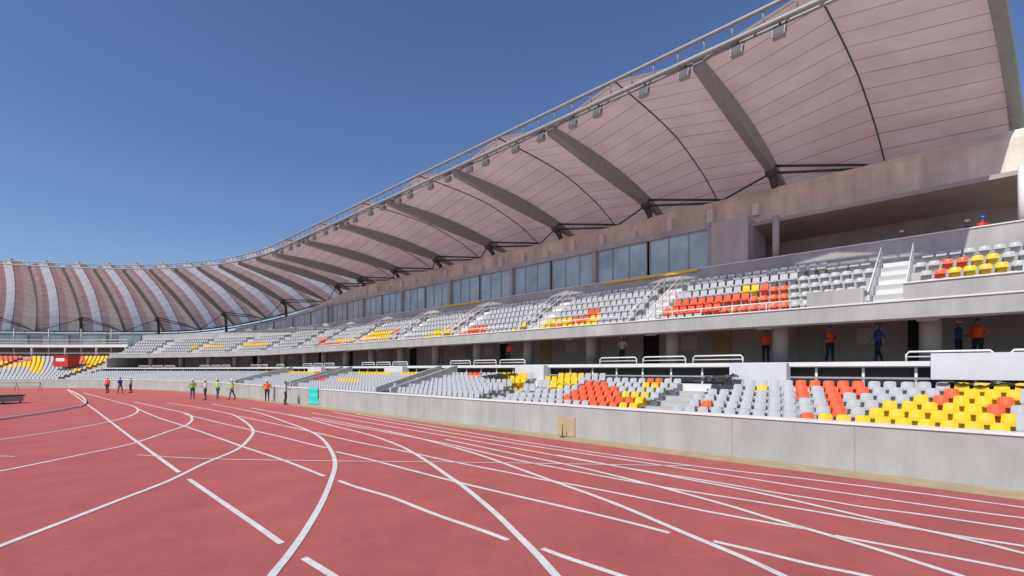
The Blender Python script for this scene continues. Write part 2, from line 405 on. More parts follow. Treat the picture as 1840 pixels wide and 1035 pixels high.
# vomitory walls and boards in front of the concourse
def block(s0, s1, z0, z1, D0=20.4, D1=21.0, m='white_panel'):
    sw('vomitory_wall', M[m], gs, rect(D0, z0, D1, z1), s0, s1)
block(-6.5, .75, 2.28, 3.12); block(4.9, 7.0, 1.9, 2.86); block(17.0, 19.2, 1.9, 2.84); block(31, 33.6, 1.9, 2.84); block(45, 48, 1.9, 2.84)
for s0 in (24.6, 39.0, 52.0):                   # sloping stair walls
    mb = MB()
    for ds in (0, 1.7):
        p = [pt(s0+ds, 15.4, 1.2), pt(s0+ds+.2, 15.4, 1.2), pt(s0+ds+.2, 20.5, 1.9), pt(s0+ds, 20.5, 1.9),
             pt(s0+ds, 15.4, 1.5), pt(s0+ds+.2, 15.4, 1.5), pt(s0+ds+.2, 20.5, 2.9), pt(s0+ds, 20.5, 2.9)]
        mb.hexa(p)
    mb.build('stair_wall', M['concrete'], gs)
# upper stair handrails
aisles = [2.1, 12.4, 20.5, 28.5, 36.5, 44.5, 52.5]
for s0 in aisles:
    for e in (-.55, .55):
        mb = MB()
        for zz in (.95, .62):
            mb.tube([pt(s0+e, UD0+.1, UZ0+zz), pt(s0+e, UD0+UR*UP_-.3, UZ0+(UR-.6)*URISE+zz)], .028, 6)
        for r in range(0, UR):
            c = pt(s0+e, UD0+.2+r*UP_, UZ0+r*URISE); mb.tube([c, c + Vector((0,0,.98))], .024, 6)
        mb.build('handrail', M['rail'], gs)
    mb = MB()
    for r in range(UR): sweep(mb, rect(UD0+r*UP_+.42, UZ0+r*URISE, UD0+(r+1)*UP_, UZ0+r*URISE+.25), s0-.5, s0+.5)
    mb.build('aisle_steps', M['ledge'], gs)
# front rails of the upper tier and the yellow edge on the box parapet
for a, b in ((4.7, 11.5), (13.3, 19.6), (21.4, 27.6), (29.4, 35.6), (37.4, 43.6)):
    mb = MB(); mb.tube([pt(a, 22.2, 5.45), pt(b, 22.2, 5.45)], .03, 6)
    q = a
    while q <= b: mb.tube([pt(q, 22.2, 5.1), pt(q, 22.2, 5.45)], .022, 6); q += 1.4
    mb.build('front_rail', M['rail'], gs)
for a, b in ((11.2, 17.6), (30, 35)): sw('yellow_edge_strip', M['yellow_tape'], gs, rect(27.48, 8.36, 27.55, 8.5), a, b)
# open press gallery near (columns) and glazed boxes beyond
for s in (-9.5, -1.75, 7.3):
    mb = MB(); c = pt(s, 28.3); mb.tube([c + Vector((0,0,8.5)), c + Vector((0,0,10.9))], .17 if s > 5 or s < -5 else .13, 14); mb.build('gallery_column', M['ledge'] if s == -1.75 else M['concrete'], gs)
sw('pier_wall', M['concrete'], gs, rect(27.9, 8.5, 31.2, 11.1), 8.6, 10.6)
def glazing(root, a, b, z0=8.55, z1=10.9):
    s = a
    while s < b - 1:
        e = min(s + 4.02, b)
        f = MB(); n = 3
        for k in range(n+1):
            q = s + .12 + (e-s-.24)*k/n; sweep(f, rect(28.2, z0, 28.32, z1), q-.035, q+.035, step=9, zf=zbox)
        sweep(f, rect(28.2, z0, 28.32, z0+.08), s+.1, e-.1, zf=zbox); sweep(f, rect(28.2, z1-.08, 28.32, z1), s+.1, e-.1, zf=zbox)
        fo = f.build('window', M['steelgrey'], root)
        g_ = MB(); sweep(g_, rect(28.24, z0+.08, 28.27, z1-.08), s+.15, e-.15, zf=zbox); g_.build('pane', M['glass'], fo)
        s = e
    sw('window_head', M['wallpaint'], root, rect(28.1, z1, 28.9, z1+.35), a, b, zf=zbox, step=3)
    s = a
    while s < b:
        sw('window_pier', M['wallpaint'], root, rect(28.0, z0, 28.6, z1), s-.14, s+.14, zf=zbox); s += 8.04
glazing(gs, 10.7, 60.0); glazing(eg, 60.1, 80)
# brackets and boxes along the top of the cornice
for i, s in enumerate([9 + 2.7*k for k in range(18)]):
    mb = MB(); c = pt(s, 30.8, 12.2); mb.box(c, .5, .35, 1.3 if i % 3 else .7, mtx=Matrix.Rotation(TH0, 3, 'Z')); mb.build('cornice_bracket', M['ledge'], gs)
# hatch in the field wall
sw('wall_hatch', M['wood'], gs, rect(DW-.05, .02, DW-.006, .75), 10.75, 11.6)

# ------------------------------------------------------------------ far end stand: deep lower bowl
EZR = 12
prof = terrace_prof(LD0, LZ0, EZR, .8, .3, .2)
sw('end_wall', M['concrete'], eg, [(21.3, .2), (29.5, .2), (29.5, 6.5), (27.5, 6.4), (22.4, 4.4), (21.3, 4.4)], SX-.3, SX-.02)
sw('bowl_terrace', M['terrace'], eg, prof, SX, SC)
ED = LD0 + EZR*.8
sw('bowl_back_wall', M['concrete'], eg, rect(ED+.01, .2, ED+.3, 4.75), SX, SC)
sw('bowl_gallery_floor', M['floor'], eg, rect(ED+.3, 4.5, 31, 4.7), SX, SC)
sw('bowl_gallery_wall', M['concrete'], eg, rect(30, 4.7, 30.4, 9.0), SX, SC)
sw('bowl_gallery_beam', M['ledge'], eg, rect(25.0, 6.3, 25.4, 6.75), SX, SC)
sw('bowl_upper_floor', M['floor'], eg, rect(25.4, 6.4, 30, 6.6), SX, SC)
q = SX+.5; n = 0
while q < SC:
    mb = MB(); c = pt(q, 25.2); mb.tube([c + Vector((0,0,4.7)), c + Vector((0,0,9.4 if n % 2 else 6.4))], .1 if n % 2 else .16, 8); mb.build('gallery_post', M['steelgrey'] if n % 2 else M['concrete'], eg); q += 2.3; n += 1
for z in (7.0, 7.5, 5.3): sw('gallery_rail', M['rail'], eg, rect(25.0, z, 25.06, z+.06), SX, SC)
for q in range(9):
    s = SX + 2 + q*5.3; f = MB(); sweep(f, rect(29.85, 6.9, 29.95, 8.7), s, s+3.6); fo = f.build('window', M['steelgrey'], eg)
    g_ = MB(); sweep(g_, rect(29.8, 7.0, 29.84, 8.6), s+.12, s+3.48); g_.build('pane', M['glass'], fo)

# ------------------------------------------------------------------ roof
def rpt(s, D, z=0.0):                          # ribs of the end canopy run out askew of the radius
    k = min(1.0, max(0.0, (s-57)/52)); return pt(s + 9.5*k*(D-20)/14.0, D, z)
RS = 8.05; RB = .1
def rise(s):                                   # change of roof levels round the end
    if s <= 56: return 0, 0
    th = min(1.0, (s-56)/(RW*R(48) + 4)); t2 = min(1, max(0, (s-56)/(RW*R(30)+4)))
    return 3.3*th, -4.4*(t2*t2*(3-2*t2))
def zr(s, D):
    u = (D-20)/14.0; a, b = rise(s)
    return (15.75 + a)*(1-u) + (14.05 + b)*u + .55*math.sin(math.pi*min(1, max(0, u)))
def mz(s, D):                                  # fabric folded up half way between the ribs
    k = ((s - RB) / RS) % 1.0; t = 1 - abs(k-.5)*2
    return zr(s, D) + .75*t
rf = empty('roof_canopy', pt(20, 27, 14)); tag(rf, 'grey fabric roof canopy on dark steel ribs over the straight stand', 'roof canopy')
re_ = empty('end_roof_canopy', pt(95, 27, 12)); tag(re_, 'steep striped fabric canopy over the curved far end stand', 'roof canopy')
RS2 = 5.0; KM = 7; SK = RB + KM*RS + RS*.0          # last straight-type bay ends at SK
ribs_s = [RB + k*RS for k in range(KM+1)]
while ribs_s[-1] + RS2 < SC: ribs_s.append(ribs_s[-1] + RS2)
def edge_s(D): return RB - .45 - 1.6*(D-20)/14.0
for k in range(len(ribs_s)-1):
    s0, s1 = ribs_s[k], ribs_s[k+1]; root = rf if s0 < 56 else re_
    if k < KM: strips = [(0, .5, 'fabric'), (.5, 1, 'fabric')]; FO = .8
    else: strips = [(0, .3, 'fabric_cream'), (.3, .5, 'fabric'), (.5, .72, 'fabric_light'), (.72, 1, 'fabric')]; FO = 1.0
    for u0, u1, mm in strips:
        mb = MB(); ND = 10
        for i in range(ND):
            d0, d1 = 20 + 13.7*i/ND, 20 + 13.7*(i+1)/ND
            def Q(u, D):
                a = edge_s(D) if k == 0 else s0; q = a + (s1-a)*u
                t = 1 - abs(u-.5)*2
                if k >= KM: t = t if u <= .5 else t*.6 + .25*math.sin(u*math.pi*4)**2
                return rpt(q, D, zr(q, D) + FO*t*(1 - .75*max(0, (D-27)/6.7)) - .3*max(0, (D-31)/2.7))
            for j in (0, 1):
                ua, ub = u0 + (u1-u0)*j/2, u0 + (u1-u0)*(j+1)/2
                qa, qb = s0 + ua*(s1-s0), s0 + ub*(s1-s0)
                mb.quad(Q(ua, d0), Q(ub, d0), Q(ub, d1), Q(ua, d1), 0, [(qa, d0), (qb, d0), (qb, d1), (qa, d1)])
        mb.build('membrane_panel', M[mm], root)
    mb = MB(); mb.tube([(lambda D: rpt((edge_s(D) if k == 0 else s0)*.5 + s1*.5, D, zr(s0+.5*(s1-s0), D) + FO*(1 - .75*max(0, (D-27)/6.7)) - .3*max(0, (D-31)/2.7) - .04))(20 + 13.7*i/10) for i in range(11)], .034, 6)
    mb.build('seam_cable', M['steel'], root)
mb = MB(); P = [rpt(edge_s(20+1.4*i) - .1, 20+1.4*i, zr(0, 20+1.4*i)+.0) for i in range(11)]
for i in range(10): mb.bar(P[i], P[i+1], .42, .55)
mb.build('edge_rib', M['steelgrey'], rf)
for k in range(1, len(ribs_s)):                 # ribs
    s0 = ribs_s[k]; root = rf if s0 < 57 else re_; big = k <= KM + 1
    mb = MB(); N = 12
    P = [(20 + 13.6*i/N) for i in range(N+1)]
    for i in range(N):
        wA = .42 if big else .26; 
        def dep(D): u = (D-20)/13.6; return .35 + .55*math.sin(math.pi*min(1, u*1.05))
        d0, d1 = P[i], P[i+1]
        c0, c1 = rpt(s0, d0), rpt(s0, d1); t0 = (rpt(s0+.01, d0) - rpt(s0-.01, d0)).normalized()
        z0, z1 = zr(s0, d0)-.02, zr(s0, d1)-.02; w0 = t0*wA/2
        mb.hexa([c0-w0+Vector((0,0,z0-dep(d0))), c0+w0+Vector((0,0,z0-dep(d0))), c1+w0+Vector((0,0,z1-dep(d1))), c1-w0+Vector((0,0,z1-dep(d1))),
                 c0-w0+Vector((0,0,z0)), c0+w0+Vector((0,0,z0)), c1+w0+Vector((0,0,z1)), c1-w0+Vector((0,0,z1))])
    mb.build('rib', M['steelgrey'], root)
    if big or k % 2 == 0:
        za = zr(s0, 30.4) - .9
        nd = MB(); c = rpt(s0, 30.6)
        low = min(za-.5, 11.0 if s0 < 60 else 8.2)
        nd.tube([c + Vector((0,0,za+.25)), rpt(s0, 31.3, za-.4), rpt(s0, 31.6, low)], [.26, .2, .2], 10)
        nd.ball(c + Vector((0,0,za+.2)), .34, .34, .34)
        if k > 0:
            for dz in (0, .42):
                nd.tube([rpt(s0, 30.6, za+.15+dz), rpt(s0-5.2, 33.9, zr(s0-5.2, 34)-.1+dz*.4)], .075, 6)
        nd.tube([rpt(s0, 30.6, za+.15), rpt(s0+5.2, 33.9, zr(s0+5.2, 34)-.1)], .06, 6)
        nd.build('rib_prop', M['steel'], root)
for root, a, b in ((rf, -1.9, SK), (re_, SK+.03, ribs_s[-1])):
    mb = MB(); S = srange(a, b, 1.0)
    mb.tube([rpt(s, 33.9, zr(s, 34)) for s in S], .17, 8)
    mb.tube([rpt(s, 34.3, zr(s, 34) - .42) for s in S], .11, 8)
    for s in S[::3]: mb.tube([rpt(s, 33.9, zr(s, 34)), rpt(s, 34.3, zr(s, 34)-.42)], .05, 5)
    mb.build('rear_beam', M['steel'], root)
    a2 = a + 1.3 if a < 0 else a
    S = srange(a2, b, 1.0)
    mb = MB(); mb.tube([rpt(s, 19.55, zr(s, 20) + .52) for s in S], .085, 8); mb.build('truss_top_chord', M['rail' if False else 'steelgrey'], root)
    mb = MB(); mb.tube([rpt(s, 19.75, zr(s, 20) - .02) for s in S], .11, 8)
    mb.tube([rpt(s, 20.25, zr(s, 20) + .1) for s in S], .07, 6); mb.build('truss_bottom_chord', M['steelgrey'], root)
    q = a2 + .5; n = 0
    while q < b and n < 96:
        mb = MB(); mb.tube([rpt(q, 19.55, zr(q, 20)+.52), rpt(q, 19.75, zr(q, 20)), rpt(min(q+.55, b), 20.25, zr(q, 20)+.1)], [.04, .036, .03], 5)
        mb.build('truss_rung', M['steelgrey'], root); q += 1.12; n += 1
# floodlights under the truss
def flood_protos():
    h = MB(); h.box((0, 0, -.42), .44, .22, .34); h.box((0, .13, -.42), .34, .05, .26)
    for k in range(4): h.box((-.15+.1*k, .17, -.42), .02, .06, .24)
    l = MB(); l.box((0, -.125, -.42), .38, .02, .28)
    br = MB(); br.tube([(-.24, 0, -.42), (-.24, 0, -.05), (.24, 0, -.05), (.24, 0, -.42)], .022, 6); br.tube([(0, 0, .12), (0, 0, -.06)], .04, 6)
    r = empty('floodlight')
    h.build('housing', M['steelgrey'], r); l.build('lens', M['lamp_glass'], r); br.build('bracket', M['steel'], r)
    return r
def kids(o): return [c for c in bpy.data.objects if c.parent == o]
def clone(proto, pk):
    r = proto.copy(); COL.objects.link(r)
    for c in pk:
        d = c.copy(); COL.objects.link(d); d.parent = r
    return r
ORD = ['', 'first', 'second', 'third', 'fourth', 'fifth', 'sixth', 'seventh', 'eighth', 'ninth', 'tenth', 'eleventh', 'twelfth', 'thirteenth', 'fourteenth', 'fifteenth', 'sixteenth', 'seventeenth', 'eighteenth', 'nineteenth']
TENS = {20: ('twenty', 'twentieth'), 30: ('thirty', 'thirtieth'), 40: ('forty', 'fortieth'), 50: ('fifty', 'fiftieth'), 60: ('sixty', 'sixtieth'), 70: ('seventy', 'seventieth'), 80: ('eighty', 'eightieth'), 90: ('ninety', 'ninetieth')}
def ordn(n):
    if n < 20: return ORD[n]
    t = n//10*10; return TENS[t][1] if n == t else TENS[t][0] + '-' + ORD[n-t]
fp = flood_protos(); fk = kids(fp)
fl_s = []
for k in range(0, 7):
    for d in (.5, 2.4, 4.9, 6.4):
        s = RB + k*RS + d
        if s > 3.0: fl_s.append(s)
for i, s in enumerate(fl_s):
    r = fp if i == 0 else clone(fp, fk)
    r.location = pt(s, 19.9, zr(s, 20) - .1); r.rotation_euler = (R(-14), 0, TH0 - math.pi/2)
    r.scale = (1.0,)*3
    tag(r, ('grey floodlight hanging under the roof edge truss, ' + ('nearest to the camera' if i == 0 else ordn(i+1) + ' from the near end')), 'floodlight', 'floodlights along the roof edge')

# ------------------------------------------------------------------ seats
def seat_mesh(m):
    b = MB()                                  # backrest shell: curved, a little wider at the bottom
    n = 5
    for i in range(n):
        u0, u1 = -1 + 2*i/n, -1 + 2*(i+1)/n
        def P(u, v, off): 
            return Vector((u*(.205 - .02*v), .19 + .045*(1-u*u)*1.0 + .075*v + off, .38 + .29*v - (.03 if v > .9 and abs(u) > .9 else 0)))
        for v0, v1 in ((0, .5), (.5, 1)):
            b.quad(P(u1, v0, 0), P(u0, v0, 0), P(u0, v1, 0), P(u1, v1, 0)); b.quad(P(u0, v0, .03), P(u1, v0, .03), P(u1, v1, .03), P(u0, v1, .03))
        b.quad(P(u0, 1, 0), P(u0, 1, .03), P(u1, 1, .03), P(u1, 1, 0))
    for u in (-1, 1):
        b.quad(P(u, 0, 0), P(u, 0, .03), P(u, 1, .03), P(u, 1, 0))
    p = MB()                                  # seat pan with rolled front edge on a pedestal box
    prof = [(-.24, .33), (-.23, .40), (-.18, .425), (.05, .40), (.19, .41), (.19, .37), (.0, .35), (-.2, .375)]
    for i in range(len(prof)):
        (y0, z0), (y1, z1) = prof[i], prof[(i+1) % len(prof)]
        p.quad((-.205, y0, z0), (.205, y0, z0), (.205, y1, z1), (-.205, y1, z1))
    for x in (-.205, .205):
        for i in range(1, 4):
            p.quad((x, prof[i][0], prof[i][1]), (x, prof[i+1][0], prof[i+1][1]), (x, prof[8-i-1][0], prof[8-i-1][1]), (x, prof[8-i if i > 0 else 0][0] if 8-i < 8 else prof[0][0], prof[8-i][1] if 8-i < 8 else prof[0][1]))
    st = MB(); st.box((0, .1, .18), .30, .10, .36); st.box((0, .0, .34), .34, .3, .03)
    return b, p, st
bM, pM, stM = seat_mesh(None)
seat_me = {}
for c in ('grey', 'yellow', 'orange'):
    seat_me[c] = (bM.mesh('backrest', [M['seat_' + c]]), pM.mesh('seat_pan', [M['seat_' + c]]), stM.mesh('bracket', [M['seat_' + c]]))
LOWR = {0: [('orange',1428,1456),('yellow',1462,1822),('orange',1052,1112),('yellow',1112,1152)],
 1: [('orange',1500,1538),('yellow',1548,1822),('orange',1004,1128),('yellow',1128,1156),('orange',1246,1272)],
 2: [('yellow',600,640),('orange',566,580),('orange',1768,1812),('yellow',1596,1822),('orange',1016,1112),('yellow',1112,1158),('orange',1478,1512)],
 3: [('orange',1770,1812),('orange',1684,1724),('yellow',1640,1822),('orange',1036,1104),('yellow',982,1012),('orange',1480,1512),('yellow',1366,1388),('orange',1432,1450)],
 4: [('orange',1686,1722),('yellow',1712,1850),('yellow',978,1036),('orange',1044,1092),('yellow',1148,1178),('orange',1478,1560),('orange',1348,1366),('yellow',1366,1388),('yellow',872,936),('orange',1432,1462)],
 5: [('yellow',1722,1850),('yellow',996,1044),('orange',1158,1192),('orange',1480,1562),('orange',1434,1462),('orange',836,862),('yellow',884,942),('yellow',716,768),('yellow',640,700),('yellow',470,560),('orange',560,580)]}
def col_low(X, r):
    for c, x0, x1 in LOWR[r]:
        if x0 <= X <= x1: return c
    return 'grey'
UPR = {0: [('orange',1164,1182),('yellow',914,985),('orange',985,1008),('yellow',1008,1070),('yellow',760,806),('orange',812,866),('orange',1652,1680),('orange',560,606)],
 1: [('orange',1652,1680),('orange',1182,1424),('yellow',1166,1182),('yellow',930,1020),('orange',1020,1052),('yellow',1052,1078),('yellow',776,812),('orange',816,868),('yellow',600,700),('yellow',1664,1690)],
 2: [('orange',1190,1424),('yellow',1176,1190),('orange',1052,1078),('yellow',1664,1812),('yellow',340,400),('yellow',430,480),('orange',566,588),('yellow',655,700),('orange',700,716)],
 3: [('orange',1682,1712),('yellow',1712,1815),('yellow',1338,1366),('orange',1366,1424)],
 4: [('orange',1690,1742),('yellow',1742,1812)], 5: []}
def col_up(X, r):
    for c, x0, x1 in UPR[r]:
        if x0 <= X <= x1: return c
    return 'grey'
seats = []
def lower_aisle(s): return any(abs(s-a) < .75 for a in (8.0, 16.6, 25.5, 39.9, 52.9))
SP = .43
for r in range(LR):
    n = 0; s = -3.2 + (r % 2)*.215
    while s < SX-.5:
        if not lower_aisle(s):
            D = LD0 + r*LP + .42; p = pt(s, D, LZ0 + r*LRISE)
            X, y = px(p + Vector((0,0,.5)))
            seats.append(['lower', r, s, D, p, X, y, col_low(X, r)])
        s += SP
for r in range(UR):
    s = -3.0 + (r % 2)*.215
    while s < SX-.5:
        if not any(abs(s-a) < .8 for a in aisles + [58.4, 66.5, 74.5, 82.6, 90]):
            D = UD0 + r*UP_ + .42; p = pt(s, D, UZ0 + r*URISE)
            X, y = px(p + Vector((0,0,.5)))
            seats.append(['upper', r, s, D, p, X, y, col_up(X, r)])
        s += SP
for r in range(EZR):
    s = SX+.6
    while s < SC:
        if int((s-SX)/.62) % 22 not in (0, 1):
            D = LD0 + r*.8 + .4; p = pt(s, D, LZ0 + r*.3); X, y = px(p + Vector((0,0,.5)))
            if X > -60:
                if X < 50: c = 'orange' if (y < 649 + X*.02 or (y < 661 and (X + y*3) % 46 < 9)) else ('yellow' if 651 < y + X*.12 < 664 else 'grey')
                elif X < 74: c = 'yellow' if y < 669 else 'grey'
                elif X < 150: c = 'yellow' if 664 < y < 672 and X > 128 else ('orange' if y < 652 and X > 110 else 'grey')
                else: c = 'yellow' if y < 668 else 'grey'
                seats.append(['bowl', r, s, D, p, X, y, c])
        s += .62
def inview(q): return q[5] < 1845
order = sorted([q for q in seats if inview(q) and q[0] == 'lower'] + [q for q in seats if inview(q) and q[0] == 'upper'], key=lambda q: q[4].y)
first = order[:300]; ids = set(id(q) for q in first)
cnt = {}
for q in sorted(first, key=lambda q: (q[0], q[1], q[2])):
    key = (q[0], q[1]); cnt[key] = cnt.get(key, 0) + 1
    q.append(cnt[key])
for q in first:
    tier, r, s, D, p, X, y, c, n = q
    e = bpy.data.objects.new('stadium_seat', None); COL.objects.link(e); e.empty_display_size = .2
    ang = TH0 - math.pi/2; e.scale = (.84, .84, .8); e.location = p; e.rotation_euler = (rnd.uniform(-.02, .02), 0, ang + rnd.uniform(-.045, .045))
    bk, pn, st = seat_me[c]
    for nm, me in (('backrest', bk), ('seat_pan', pn), ('bracket', st)):
        o = bpy.data.objects.new(nm, me); COL.objects.link(o); o.parent = e
    row = 'front row' if r == 0 else ordn(r+1) + ' row'
    tag(e, f'{c} plastic seat in the {row} of the {tier} tier, {ordn(n)} from the right', 'seat', 'plastic seats on the stand tiers')
# all remaining seats: too many to count, one object
mb = MB(); ci = {'grey': 0, 'yellow': 1, 'orange': 2, 'blue': 3}
def seat_simple(mb, p, ang, mi, k=1.0):
    ca, sa = math.cos(ang), math.sin(ang)
    def T(x, y, z): return Vector((p.x + (x*ca - y*sa)*k, p.y + (x*sa + y*ca)*k, p.z + z))
    mb.hexa([T(-.205,-.22,.35), T(.205,-.22,.35), T(.205,.2,.33), T(-.205,.2,.33), T(-.205,-.22,.42), T(.205,-.22,.42), T(.205,.2,.4), T(-.205,.2,.4)], mi)
    mb.hexa([T(-.205,.2,.36), T(.205,.2,.36), T(.205,.24,.36), T(-.205,.24,.36), T(-.185,.3,.75), T(.185,.3,.75), T(.185,.34,.74), T(-.185,.34,.74)], mi)
    mb.hexa([T(-.13,.05,0), T(.13,.05,0), T(.13,.16,0), T(-.13,.16,0), T(-.13,.05,.35), T(.13,.05,.35), T(.13,.16,.35), T(-.13,.16,.35)], mi)
for q in seats:
    if id(q) in ids: continue
    s = q[2]; ang = (TH0 if s <= S1 else TH0 + (s-S1)/RW) - math.pi/2
    seat_simple(mb, q[4], ang, ci[q[7]], 1.25 if q[0] == 'bowl' else .86)
tag(mb.build('distant_seats', [M['seat_grey'], M['seat_yellow'], M['seat_orange'], M['seat_blue']]), 'rows of grey, yellow and orange seats filling the farther tiers', 'seats', kind='stuff')

# ------------------------------------------------------------------ people
def body_mesh(pose):
    mb = MB()
    up = {'stand': 0, 'hips': 1, 'walk': 2, 'hold': 3}[pose]
    st = .16 if pose == 'walk' else .02
    for sgn in (-1, 1):
        fy = -st*sgn
        kn = Vector((sgn*.105, fy*.55 - .03, .50)); an = Vector((sgn*.12, fy + (.05 if fy > 0 else 0), .09))
        mb.tube([(sgn*.085, 0, .96), (sgn*.1, -.005, .80), kn + Vector((0, .01, .08)), kn, (kn+an)/2 + Vector((0, .02, .07)), an], [.095, .088, .066, .06, .057, .042], 12)
        mb.tube([an + Vector((0, .06, -.045)), an + Vector((0, 0, -.035)), an + Vector((0, -.1, -.05)), an + Vector((0, -.18, -.06))], [.036, .046, .042, .028], 10)
        sh = Vector((sgn*.185, .0, 1.40))
        if pose == 'stand': el, wr = Vector((sgn*.245, .03, 1.12)), Vector((sgn*.255, -.04, .88))
        elif pose == 'hips': el, wr = Vector((sgn*.34, .06, 1.16)), Vector((sgn*.19, -.07, 1.03))
        elif pose == 'walk': el, wr = Vector((sgn*.235, .04 + sgn*.1, 1.13)), Vector((sgn*.24, -.05 + sgn*.2, .91))
        else: el, wr = Vector((sgn*.23, .0, 1.13)), Vector((sgn*.11, -.26, 1.14))
        mb.tube([sh - Vector((sgn*.05, 0, 0)), sh, (sh+el)/2, el, (el+wr)/2, wr], [.05, .062, .05, .043, .04, .029], 10)
        d = (wr-el).normalized(); side = Vector((-sgn, 0, 0)) if pose != 'hold' else Vector((0, 0, 1))
        side = (side - d*side.dot(d)).normalized(); nrm = d.cross(side)
        pc = wr + d*.05; mb.tube([wr, wr + d*.03, wr + d*.085], [.028, .036, .034], 10)
        for k in range(4):
            o = nrm*(.027 - .018*k); L = (.062, .072, .067, .052)[k]
            a = wr + d*.08 + o; mb.tube([a, a + d*L*.5 + side*.008, a + d*L + side*.028], [.0105, .0095, .007], 6)
        a = wr + d*.025 + nrm*.028; mb.tube([a, a + nrm*.022 + d*.03, a + nrm*.026 + side*.012 + d*.06], [.013, .011, .008], 6)
    # torso, neck, head
    base = [(0, 0, .90, .155, .105), (0, 0, 1.0, .165, .11), (0, .0, 1.12, .15, .10), (0, 0, 1.27, .175, .115), (0, .005, 1.38, .19, .105), (0, .01, 1.445, .12, .08), (0, .01, 1.48, .06, .06)]
    n = 16; b0 = len(mb.v)
    for x, y, z, rx, ry in base:
        for k in range(n):
            a = 2*math.pi*k/n; mb.v.append((x + rx*math.cos(a), y + ry*math.sin(a), z))
    for i in range(len(base)-1):
        for k in range(n):
            a = b0+i*n+k; b = b0+i*n+(k+1) % n; mb.f.append((a, b, b+n, a+n)); mb.m.append(0); mb.uv += [(0,0)]*4; mb.sm.append(True)
    mb.f.append(tuple(b0+k for k in reversed(range(n)))); mb.m.append(0); mb.uv += [(0,0)]*n; mb.sm.append(False)
    mb.f.append(tuple(b0+(len(base)-1)*n+k for k in range(n))); mb.m.append(0); mb.uv += [(0,0)]*n; mb.sm.append(False)
    mb.tube([(0, .01, 1.44), (0, -.005, 1.54)], [.058, .054], 12)
    mb.ball((0, -.008, 1.635), .078, .098, .118, 16)
    mb.tube([(0, -.06, 1.56), (0, -.085, 1.555)], [.04, .026], 8)             # chin
    mb.tube([(0, -.09, 1.655), (0, -.118, 1.615), (0, -.098, 1.605)], [.01, .016, .012], 6)   # nose
    for x in (-1, 1): mb.tube([(x*.07, .01, 1.665), (x*.085, .012, 1.64), (x*.072, .008, 1.605)], [.012, .018, .01], 6)
    me = mb.mesh('body_src', [M['skin']])
    o = bpy.data.objects.new('tmp', me); COL.objects.link(o)
    rm = o.modifiers.new('r', 'REMESH'); rm.mode = 'VOXEL'; rm.voxel_size = .011; rm.use_smooth_shade = True
    de = o.modifiers.new('d', 'DECIMATE'); de.ratio = .3
    dg = bpy.context.evaluated_depsgraph_get(); out = bpy.data.meshes.new_from_object(o.evaluated_get(dg))
    bpy.data.objects.remove(o)
    return out
BODY = {p: body_mesh(p) for p in ('stand', 'hips', 'walk', 'hold')}
def paint(me, shirt, legs, sleeves):
    me = me.copy(); me.name = 'body'; me.materials.clear()
    for m in (M['skin'], shirt, legs, M['boot'], M['hair']): me.materials.append(m)
    for f in me.polygons:
        x, y, z = f.center; r = math.hypot(x, y)
        if z < .12: i = 3
        elif abs(x) > .165 + .0*z and z < 1.36 and z > .72 and r > .2 or (y < -.15 and z > .8 and z < 1.3):
            i = 0 if (z < sleeves or y < -.2) else 1
        elif z < .98: i = 2
        elif z < 1.475: i = 1
        elif z > 1.66 + .35*min(0, y+.06)*0 and (y > -.045 or z > 1.705): i = 4
        elif y > .03 and z > 1.56: i = 4
        else: i = 0
        f.material_index = i; f.use_smooth = True
    return me
def region(me, test, off, name, m):
    b = bmesh.new(); b.from_mesh(me); b.normal_update()
    bmesh.ops.delete(b, geom=[f for f in b.faces if not test(f.calc_center_median())], context='FACES')
    b.normal_update()
    for v in b.verts: v.co += v.normal*off
    o = bpy.data.meshes.new(name); b.to_mesh(o); b.free(); o.materials.clear(); o.materials.append(m)
    for f in o.polygons: f.material_index = 0; f.use_smooth = True
    return o
def helmet(m):
    mb = MB(); mb.ball((0, -.003, 1.668), .098, .122, .105, 16, z0=-.05)
    mb.ball((0, -.02, 1.665), .115, .15, .012, 16, z0=-.9); mb.bar((0, .09, 1.765), (0, -.09, 1.765), .03, .02)
    return mb.mesh('helmet', [m])
def person(loc, face, pose, shirt, legs, label, vest=None, hat=None, sleeves=1.12, scale=1.0, group=None):
    e = empty('person', loc, face); e.scale = (scale,)*3
    me = paint(BODY[pose], M[shirt], M[legs], sleeves)
    o = bpy.data.objects.new('body', me); COL.objects.link(o); o.parent = e
    if vest:
        vm = region(me, lambda c: .99 < c.z < 1.44 and abs(c.x) < .2 and abs(c.y) < .16 and not (abs(c.x) > .165 and c.z < 1.34), .014, 'vest', M[vest])
        v = bpy.data.objects.new('safety_vest', vm); COL.objects.link(v); v.parent = e
    if hat:
        h = bpy.data.objects.new('helmet', helmet(M[hat])); COL.objects.link(h); h.parent = e
    tag(e, label, 'person', group); return e
def gnd(X, y): return gp(X, y)
G1 = 'workers standing on the track'
